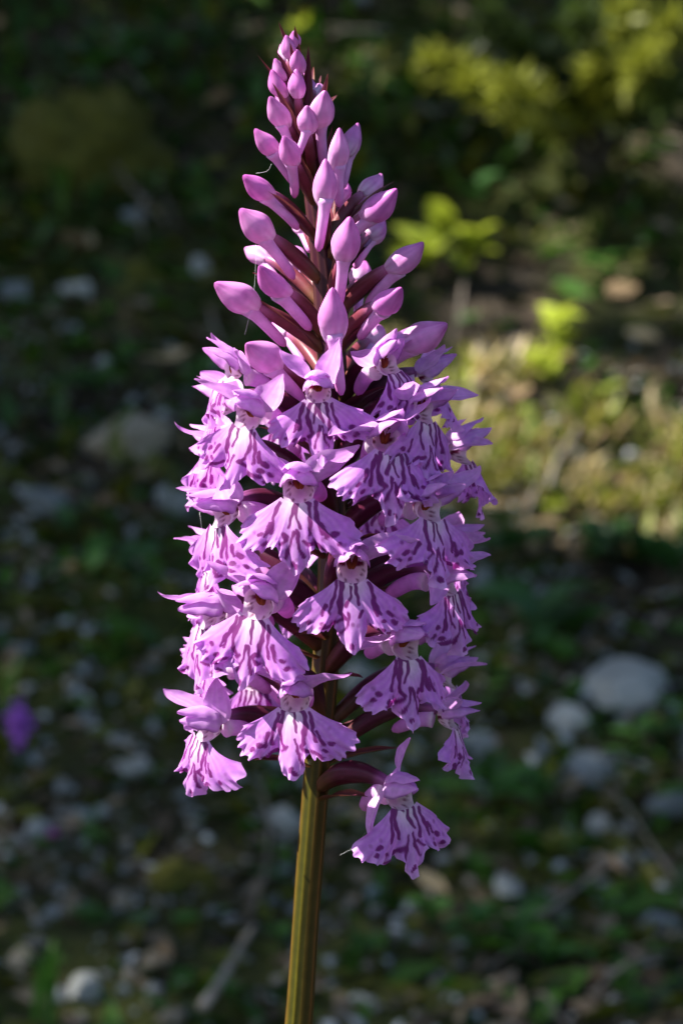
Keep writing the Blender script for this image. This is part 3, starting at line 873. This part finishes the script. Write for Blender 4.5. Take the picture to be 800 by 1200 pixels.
scatter('gravel', 7500, ((-.75, .75), (.80, 1.42)), .0062, [np.array(c) for c in ((.17, .19, .195), (.26, .275, .275), (.11, .11, .10), (.18, .16, .13))], M_BITS, 'fine grey gravel and stone chips strewn over the shaded ground', 'gravel', .6, 3)
scatter('leaf_litter', 9000, ((-.9, .9), (.75, 2.4)), .014, [np.array(c) for c in ((.07, .05, .03), (.12, .085, .055), (.18, .135, .09), (.045, .035, .022))], M_BITS, 'layer of small brown leaf fragments over the bank', 'leaf litter', 1, 5, True)
scatter('ground_cover', 20000, ((-.9, .9), (.85, 2.6)), .017, [np.array(c) for c in ((.034, .095, .008), (.050, .125, .010), (.085, .098, .008), (.026, .066, .010), (.11, .11, .010))], M_LEAF, 'low dark green cover of tiny leaves between the stones', 'ground cover', 1, 8, True)

def undergrowth(npc, seed):
    rr = np.random.RandomState(seed)
    base = np.array([(-.5, 0, 0), (-.05, -.2, .05), (.5, 0, 0), (-.05, .2, .05)])
    V, C, F = [], [], []
    cols = [np.array(c) for c in ((.028, .085, .006), (.045, .095, .008), (.095, .098, .006), (.022, .050, .010), (.065, .078, .006))]
    while len(V) < npc:
        x, y = rr.uniform(-1.0, 1.0), rr.uniform(1.16, 2.7)
        k = mnoise.noise(Vector((x * 5, y * 5, seed))) + .5 * mnoise.noise(Vector((x * 14, y * 14, seed)))
        q = pixel_of(Vector((x, y, H(x, y))))
        if q[1] > 820 or k < (.25 if q[1] > 350 else -.25):
            continue
        if 470 < q[0] < 860 and 400 < q[1] < 650:
            continue
        if any(math.hypot(q[0] - a, q[1] - b) < c * .6 for a, b, c in SPOTS):
            continue
        s = .022 * rr.uniform(.5, 1.5)
        m = Matrix.Rotation(rr.uniform(0, 6.28), 3, 'Z') @ Matrix.Rotation(rr.uniform(-1.3, .2), 3, 'Y') @ Matrix.Rotation(rr.uniform(-.6, .6), 3, 'X')
        n0 = len(V) * 4
        V.append((base * s) @ np.array(m).T + np.array([x, y, H(x, y) + rr.rand() ** 1.5 * .05 * (k + .6)]))
        C.append(np.tile(cols[rr.randint(5)] * rr.uniform(.6, 1.3), (4, 1)))
        F += [(n0, n0 + 1, n0 + 2, n0 + 3)]
    obj('undergrowth', mesh('undergrowth', np.concatenate(V), F, M_LEAF, np.concatenate(C), False), None, None, 'dense dark green undergrowth of small upright leaves on the upper bank', 'undergrowth', None, 'stuff')
undergrowth(14000, 4)
def patch_cover(npc, seed):
    rr = np.random.RandomState(seed)
    base = np.array([(0, -.06, 0), (.5, -.10, .02), (1, 0, 0), (.5, .10, .02)])
    V, C, F = [], [], []
    cols = [np.array(c) for c in ((.19, .21, .03), (.25, .23, .045), (.36, .28, .13), (.13, .17, .025), (.42, .34, .19))]  # bright tones laid along the sunlit band to make it look more lit
    while len(V) < npc:
        x, y = rr.uniform(0.0, .45), rr.uniform(1.15, 1.50)
        q = pixel_of(Vector((x, y, H(x, y))))
        if abs(q[1] - (500 + (q[0] - 560) * .36)) > 80 + 60 * mnoise.noise(Vector((x * 12, y * 12, 2))) or mnoise.noise(Vector((x * 22, y * 22, seed))) < -.15:
            continue
        s = .020 * rr.uniform(.5, 1.4)
        m = Matrix.Rotation(rr.uniform(0, 6.28), 3, 'Z') @ Matrix.Rotation(rr.uniform(-1.2, .1), 3, 'Y')
        n0 = len(V) * 4
        V.append((base * s) @ np.array(m).T + np.array([x, y, H(x, y) + .002]))
        C.append(np.tile(cols[rr.randint(5)] * rr.uniform(.7, 1.2), (4, 1)))
        F += [(n0, n0 + 1, n0 + 2, n0 + 3)]
    obj('sunlit_grass', mesh('sunlit_grass', np.concatenate(V), F, M_LEAF, np.concatenate(C), False), None, None, 'short yellow-green and straw grass, coloured bright to lift the sunny patch of the bank', 'grass', None, 'stuff')
patch_cover(3200, 6)
# moss cushions
def moss(px, py, wp, hp, label):
    p = on_ground(px, py)
    wd, ht = px2m(wp, p), px2m(hp, p)
    n, m = 26, 48
    V = []
    for i in range(n):
        a = i / (n - 1) * math.pi / 2
        for j in range(m):
            b = 2 * math.pi * j / m
            d = Vector((math.cos(b) * math.sin(a), math.sin(b) * math.sin(a), math.cos(a)))
            k = 1 + .22 * mnoise.noise(d * 2.5 + p * 9) + .10 * mnoise.noise(d * 9 + p * 9) + .07 * mnoise.noise(d * 24)
            V.append((d.x * wd * .5 * k, d.y * wd * .38 * k, d.z * ht * .55 * k - .012))
    o = obj('moss_cushion', mesh('moss_cushion', V, grid_faces(n, m, True), M_MOSS), None, p, label, 'moss')
    o.rotation_euler = (.45, 0, 0)
moss(105, 190, 190, 190, 'broad olive moss cushion on the dark upper bank')
moss(150, 320, 110, 60, 'low moss cushion above the flat pale stone')
moss(212, 1035, 110, 100, 'dark olive moss cushion on the gravel left of the stem')
moss(95, 880, 60, 40, 'small moss tuft on the gravel beside a purple flower head')
moss(560, 470, 90, 40, 'sunlit yellow-green moss beside the right flowers')
moss(760, 600, 90, 36, 'sunlit moss above the broad-leaved plants')
moss(640, 560, 130, 50, 'sunlit moss patch in the bright leaf litter')

# low green plants
def leaf_blade(L, W, seed, arch, cup=-.4, a=.75, nt=9):
    rr = random.Random(seed)
    return blade(L, W, lambda t: max(.05, math.sin(math.pi * min(1, (t * .97 + .02)) ** a) ** .8), lambda t: math.radians(arch * (1 - 2 * t)), cup, rr.uniform(-.3, .3), nt=nt, ns=5, wave=L * .015, seed=seed)
def plant(name, p, height, nl, leaf, width, col, label, cat='plant', group=None, lean=(0, 0), seed=0, upright=0.3, spread=1.0):
    """stem with leaves: each leaf a part of its own"""
    rr = random.Random(seed * 17 + 3)
    root = obj(name, None, None, p, label, cat, group)
    root.empty_display_size = .01
    top = Vector((lean[0] * height, lean[1] * height, height))
    pts = bez((0, 0, -.004), (0, 0, height * .4), tuple(top * .7), tuple(top), 8)
    V, F, T, S = tube(pts, np.linspace(max(.0008, height * .018), .0006, 8), 6)
    obj('stem', mesh('stem', V, F, M_LEAF, np.tile(col * .9, (len(V), 1))), root)
    share = []
    for k in range(2):
        V, F, T, S = leaf_blade(1.0, width, seed * 5 + k, rr.uniform(15, 45))
        C = mixc(np.array(col), np.array(col) * 1.35, .5 + .5 * np.cos(S * 9)) * (1 - .15 * np.exp(-(S / .08) ** 2))[:, None]
        share.append(mesh('leaf', V, F, M_LEAF, C))
    for k in range(nl):
        t = rr.uniform(.35, 1.0) if nl > 3 else 1.0 - .12 * k
        a = pts[int(t * 7)]
        o = obj('leaf', share[k % 2], root, tuple(a))
        s = leaf * rr.uniform(.7, 1.15)
        o.scale = (s, s, s)
        o.rotation_euler = (rr.uniform(-.4, .4), -upright * rr.uniform(.2, 1.4), k * 2.4 * spread + rr.uniform(-.4, .4))
    return root
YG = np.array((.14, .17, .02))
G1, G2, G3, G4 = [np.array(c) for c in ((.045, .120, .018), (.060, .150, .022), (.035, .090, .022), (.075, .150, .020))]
SUNLIT_LEAF = np.array((.30, .35, .04))  # leaf colour lifted well above a real leaf, to look sunlit
for i, (px, py, hp, nl, lp, wd, c, lab) in enumerate((
        (640, 770, 60, 5, 95, .36, G3, 'broad-leaved dark green plant above the large white rock'),
        (792, 690, 50, 5, 80, .36, G3, 'broad-leaved plant below the sunny litter patch'),
        (690, 668, 50, 7, 62, .26, G3, 'leafy green plant between the broad-leaved plants'),
        (590, 660, 50, 7, 60, .25, G3, 'leafy green plant just beside the right flowers'),
        (600, 1130, 60, 9, 52, .30, G2, 'bright green seedling clump low on the right'),
        (548, 1125, 50, 8, 48, .30, G1, 'green seedling clump beside the bright one'),
        (640, 1140, 40, 6, 42, .30, G2, 'small green seedling beyond the bright clump'),
        (575, 960, 70, 8, 60, .20, G1, 'narrow-leaved green herb behind the lowest flower'),
        (630, 955, 70, 7, 62, .16, G1, 'narrow-leaved green herb below the cream rock'),
        (740, 900, 60, 7, 50, .20, G1, 'green herb growing under the large white rock'),
        (100, 720, 60, 8, 58, .18, G1, 'green herb on the shaded bank beside the left flowers'),
        (80, 640, 40, 6, 48, .18, G3, 'dark green herb under the long grey rock'),
        (160, 600, 26, 5, 22, .30, G2, 'tiny bright green seedling under the tan rock'),
        (215, 1092, 24, 4, 24, .40, G2, 'tiny bright green seedling beside the moss cushion'),
        (330, 1110, 30, 6, 28, .30, G1, 'small green seedling touching the stem in view'),
        (275, 1185, 30, 5, 30, .32, G2, 'small green seedling at the foot of the pale stick'),
        (120, 470, 40, 7, 46, .22, G1, 'green herb above the tan lichened rock'),
        (60, 480, 40, 7, 42, .22, G3, 'dark herb on the left above the long grey rock'),
        (225, 470, 50, 7, 46, .22, G1, 'green herb close behind the top left flower'),
        (110, 120, 50, 8, 46, .24, G1, 'green herb crowning the olive moss cushion'),
        (40, 150, 50, 8, 46, .24, G1, 'green herb at the side of the olive moss cushion'),
        (185, 235, 26, 5, 26, .35, G2, 'small bright herb beside the olive moss cushion'),
        (110, 265, 40, 3, 70, .10, G3, 'long-leaved plant below the olive moss cushion'),
        (720, 335, 40, 6, 46, .30, G1, 'green herb in shade beside the sunlit sprig'),
        (560, 250, 40, 6, 40, .26, G3, 'dark herb behind the bright yellow-green sprig'),
        (670, 750, 36, 5, 42, .3, G1, 'little green plant right above the large white rock'),
        (420, 1130, 36, 7, 32, .3, G1, 'green seedling behind the orchid stem'),
        (505, 1090, 40, 7, 36, .3, G1, 'green seedling left of the seedling clumps'),
        (770, 880, 40, 6, 44, .24, G3, 'dark herb against the large white rock'),
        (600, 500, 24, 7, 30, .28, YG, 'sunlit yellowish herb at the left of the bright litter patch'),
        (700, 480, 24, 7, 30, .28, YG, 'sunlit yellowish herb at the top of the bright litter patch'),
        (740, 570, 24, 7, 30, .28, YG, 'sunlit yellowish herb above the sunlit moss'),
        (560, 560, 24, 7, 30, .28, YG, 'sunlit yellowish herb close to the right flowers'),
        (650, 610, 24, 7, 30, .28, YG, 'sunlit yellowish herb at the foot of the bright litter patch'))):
    p = on_ground(px, py)
    plant('herb', p, px2m(hp, p), nl, px2m(lp, p), wd, c, lab, lean=(R.uniform(-.3, .3), -.3), seed=i + 1, upright=.35)
for i in range(90):
    for _ in range(50):
        x, y = R.uniform(-.6, .65), R.uniform(.9, 2.1)
        if (y > 1.45 or R.random() < .35) and not (.05 < x < .5 and 1.25 < y < 1.55):
            break
    p = Vector((x, y, H(x, y)))
    plant('herb', p, R.uniform(.015, .04), R.randint(5, 8), R.uniform(.014, .028), R.uniform(.18, .34), (G1, G3, G3)[i % 3] * R.uniform(.7, 1.0),
          'small dark green herb growing near ' + near(p), group='small herbs near ' + near(p), lean=(R.uniform(-.4, .4), -.3), seed=i + 60)

# grass tufts
def grass(p, L, nb, label, col, wd=.05, group=None, seed=0, fan=1.0):
    rr = random.Random(seed + 400)
    root = obj('grass_tuft', None, None, p, label, 'grass', group)
    root.empty_display_size = .01
    for k in range(nb):
        l = L * rr.uniform(.7, 1.1)
        V, F, T, S = blade(l, l * wd, lambda t: max(.05, (1 - t ** 3) * (.6 + .5 * math.sin(math.pi * t))), lambda t: math.radians(86 - rr.uniform(30, 70) * fan * t * t), -.7, rr.uniform(-.8, .8), nt=12, ns=3, seed=k)
        C = np.tile(np.array(col) * rr.uniform(.8, 1.2), (len(V), 1))
        o = obj('blade', mesh('blade', V, F, M_LEAF, C), root, (rr.uniform(-.004, .004), rr.uniform(-.004, .004), -.003))
        o.rotation_euler = (0, 0, rr.uniform(0, 6.28))
for i, (px, py, lp, nb, wd, lab, c) in enumerate((
        (55, 1205, 150, 4, .055, 'tall broad green grass blades beside the tan stone', G2),
        (8, 838, 90, 3, .07, 'bright broad grass leaf beside the purple flower head', G4),
        (72, 262, 90, 3, .05, 'thin grass blades on the olive moss cushion', G4),
        (100, 1000, 90, 4, .03, 'thin grass blades on the gravel below the purple flower head', G1),
        (520, 995, 90, 6, .035, 'thin grass blades beside the lowest orchid flower', G1),
        (660, 1010, 80, 6, .035, 'thin grass blades beside the small white stone', G1),
        (545, 480, 70, 4, .06, 'sunlit yellow-green grass blades in the litter patch', SUNLIT_LEAF),
        (30, 60, 90, 6, .04, 'dark grass tuft on the upper bank beyond the moss', G3),
        (200, 80, 90, 6, .04, 'dark grass tuft high on the bank behind the bud tips', G3),
        (430, 120, 90, 6, .04, 'dark grass tuft between the buds and the shrub', G3))):
    p = on_ground(px, py)
    grass(p, px2m(lp, p), nb, lab, c, wd, None, i)

# sunlit sprigs: seedling shrubs with yellow-green leaves
LIT = []
def hang(px, py, gx_, gy_):
    """a point seen at (px, py) standing above the ground seen at (gx_, gy_)"""
    g = on_ground(gx_, gy_)
    return g, at_y(px, py, g.y - .02)
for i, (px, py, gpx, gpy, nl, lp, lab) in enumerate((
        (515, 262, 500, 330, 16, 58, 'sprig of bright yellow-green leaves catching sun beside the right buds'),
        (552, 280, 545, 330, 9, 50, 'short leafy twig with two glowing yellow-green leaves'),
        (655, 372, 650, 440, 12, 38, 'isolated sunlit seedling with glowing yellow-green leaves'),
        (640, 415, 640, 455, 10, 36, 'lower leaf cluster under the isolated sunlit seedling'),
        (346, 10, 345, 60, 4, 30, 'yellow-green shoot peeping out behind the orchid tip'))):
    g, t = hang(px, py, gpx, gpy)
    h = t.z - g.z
    plant('sunlit_seedling', g, h, nl, px2m(lp, t), .30, SUNLIT_LEAF, lab, 'seedling', lean=((t.x - g.x) / h, (t.y - g.y) / h), seed=i + 300, upright=.5)
    LIT.append((t, .022))

# needle-leaved shrub at the upper right
def shrub():
    g = on_ground(700, 215)
    root = obj('shrub', None, None, g, 'low needle-leaved shrub with sunlit yellow-green shoots on the upper bank', 'shrub')
    root.empty_display_size = .02
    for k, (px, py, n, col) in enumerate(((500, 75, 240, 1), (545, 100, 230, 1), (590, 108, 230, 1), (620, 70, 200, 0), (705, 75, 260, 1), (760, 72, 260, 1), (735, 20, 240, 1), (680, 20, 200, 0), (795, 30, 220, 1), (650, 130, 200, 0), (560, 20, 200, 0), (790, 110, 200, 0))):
        tip = at_y(px, py, g.y - .03 - .05 * (k % 3)) - g
        pts = bez((0, 0, 0), tuple(tip * .3 + Vector((0, 0, .02))), tuple(tip * .7 + Vector((0, 0, .02))), tuple(tip), 16)
        V, F, T, S = tube(pts, np.linspace(.003, .0008, 16), 6)
        br = obj('branch', mesh('branch', V, F, M_BARK), root)
        rr = np.random.RandomState(k)
        mb = MB()
        c0 = np.array((.20, .215, .026)) if col else np.array((.05, .075, .015))  # sunlit shoots given a brighter colour, shaded shoots a darker one
        for j in range(int(n * 1.8)):
            t = 1 - .6 * rr.rand() ** 1.4
            a = pts[int(t * 15)] + rr.normal(0, .004, 3)
            side = rr.normal(0, 1, 3); side /= np.linalg.norm(side)
            d = np.array(tip.normalized()) * .7 + side
            d /= np.linalg.norm(d)
            l = rr.uniform(.010, .020)
            u = np.cross(d, rr.normal(0, 1, 3)); u /= np.linalg.norm(u)
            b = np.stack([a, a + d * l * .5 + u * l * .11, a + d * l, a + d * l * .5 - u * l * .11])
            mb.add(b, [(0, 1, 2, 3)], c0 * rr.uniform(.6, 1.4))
        o = obj('needles', mb.mesh('needles', M_LEAF, False), br, None, None, None, None, 'stuff')
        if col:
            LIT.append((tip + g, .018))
shrub()

# other purple flowers down the slope
def small_orchid(px, py, gpx, gpy, hp, label, col, k):
    g, t = hang(px, py, gpx, gpy)
    root = obj('small_orchid', None, None, g, label, 'orchid')
    root.empty_display_size = .01
    h = t.z - g.z
    d = Vector(((t.x - g.x) / h, (t.y - g.y) / h, 1))
    ln = px2m(hp, t)
    pts = [np.array(d) * z for z in np.linspace(-.003, h + ln * .5, 10)]
    V, F, T, S = tube(pts, np.linspace(.0016, .0006, 10), 7)
    obj('stem', mesh('stem', V, F, M_LEAF, np.tile(G3, (len(V), 1))), root)
    V, F, T, S = blade(1, .42, lambda t: max(.1, math.sin(math.pi * (.12 + .8 * t)) * (1 + .25 * math.sin(t * 18))), lambda t: math.radians(20 - 80 * t), .7, nt=9, ns=7)
    me = mesh('flower', V, F, M_PETAL, mixc(col, LILAC, .2 * T))
    for j in range(k):
        f = obj('flower', me, root, tuple(np.array(d) * (h - ln * .5 + ln * j / (k - 1))))
        s = ln * R.uniform(.24, .36) * (.6 + .9 * math.sin(math.pi * (j + .5) / k)) * .8
        f.scale = (s, s, s)
        f.rotation_euler = (R.uniform(-.4, .4), R.uniform(-.5, .4), j * 2.4)
small_orchid(22, 848, 22, 905, 62, 'small deep purple flower head low on the left slope', lin(178, 104, 206), 26)
small_orchid(62, 975, 64, 1000, 26, 'tiny magenta flower head below the deep purple one', lin(170, 70, 150), 12)

# ------------------------------------------------------------------ the trees whose crowns keep the bank in shade
for px in range(520, 830, 40):
    for py in range(455, 640, 40):
        if abs(py - (495 + (px - 560) * .36)) < 70 and R.random() < .9:
            LIT.append((on_ground(px, py), .022))
LIT.append((on_ground(600, 440), .03)); LIT.append((on_ground(560, 480), .03)); LIT.append((on_ground(790, 190), .02)); LIT.append((on_ground(700, 182), .02))
LIT.append((Vector((0, DIST, .30)), .20)); LIT.append((Vector((0, DIST, .36)), .20)); LIT.append((Vector((0, DIST, .40)), .16))
LP = np.array([p for p, r in LIT]); LR = np.array([r for p, r in LIT]); SV = np.array(SUN)
def tree(x, y, label, crowns, seed):
    rr = np.random.RandomState(seed)
    g = Vector((x, y, H(x, y)))
    root = obj('tree', None, None, g, label, 'tree')
    mb = MB()
    cen = np.mean([c[0] for c in crowns], axis=0) - np.array(g)
    V, F, T, S = tube(bez((0, 0, -.1), (.05, 0, cen[2] * .4), (cen[0] * .3, cen[1] * .3, cen[2] * .7), tuple(cen + np.array([0, 0, .5])), 16), np.linspace(.13, .05, 16), 14)
    mb.add(V, F)
    for c, r, n in crowns:
        for _ in range(7):
            e = np.array(c) - np.array(g) + rr.uniform(-.7, .7, 3) * np.array(r)
            s0 = np.array([0, 0, .0]) + cen * rr.uniform(.55, .9)
            V, F, T, S = tube(bez(s0, s0 * .6 + e * .4 + [0, 0, .15], s0 * .2 + e * .8 + [0, 0, .1], e, 8), np.linspace(.045, .012, 8), 7)
            keep = True
            P = V + np.array(g)
            for p, rd in zip(LP, LR):
                dd = P - p
                q = dd - np.outer(dd @ SV, SV)
                if (np.linalg.norm(q, axis=1) < rd).any():
                    keep = False
                    break
            if keep:
                mb.add(V, F)
    obj('trunk', mb.mesh('trunk', M_BARK), root)
    base = np.array([(-.5, 0, 0), (-.1, .27, .05), (.5, 0, -.06), (-.1, -.27, .05)])
    VV, FF = [], []
    for c, r, n in crowns:
        P = rr.normal(0, 1, (n, 3)); P /= np.linalg.norm(P, axis=1)[:, None]
        P = P * (rr.rand(n, 1) ** .45) * np.array(r) + np.array(c)
        s = rr.uniform(.032, .058, n) if n > 20000 else rr.uniform(.05, .10, n)
        ok = np.ones(n, bool)
        for p, rd in zip(LP, LR):
            dd = P - p
            q = dd - np.outer(dd @ SV, SV)
            ok &= np.linalg.norm(q, axis=1) > rd + s * .4  # leaves cleared along the sun lines so chosen spots stay lit
        for i in np.nonzero(ok)[0]:
            m = Matrix.Rotation(rr.uniform(0, 6.28), 3, 'Z') @ Matrix.Rotation(rr.uniform(-.9, .9), 3, 'Y') @ Matrix.Rotation(rr.uniform(-.9, .9), 3, 'X')
            k = len(VV) * 4
            VV.append((base * s[i]) @ np.array(m).T + P[i] - np.array(g))
            FF += [(k, k + 1, k + 2), (k, k + 2, k + 3)]
    obj('crown', mesh('crown', np.concatenate(VV), FF, M_CANOPY, None, False), root, None, None, None, None, 'stuff')
c1 = np.array((-.05, 1.5, .3)) + SV * 3.6
tree(-2.7, 2.7, 'leafy tree on the upper bank whose crown shades the ground behind the orchid', [(tuple(c1), (1.7, 1.3, .8), 38000), (tuple(c1 + np.array((-1.2, 1.4, .4))), (1.6, 1.2, .9), 5000), (tuple(c1 + np.array((1.4, .9, .3))), (1.3, 1.1, .7), 4500)], 1)
tree(2.4, 3.4, 'unseen leafy tree added right of the shrub to block skylight over the bank', [((1.6, 2.9, 3.6), (1.6, 1.4, .9), 6000), ((.3, 3.6, 3.9), (1.5, 1.2, .9), 6000), ((2.0, 1.9, 2.7), (1.1, 1.1, .8), 6000)], 2)  # added out of view to cut the skylight on the bank
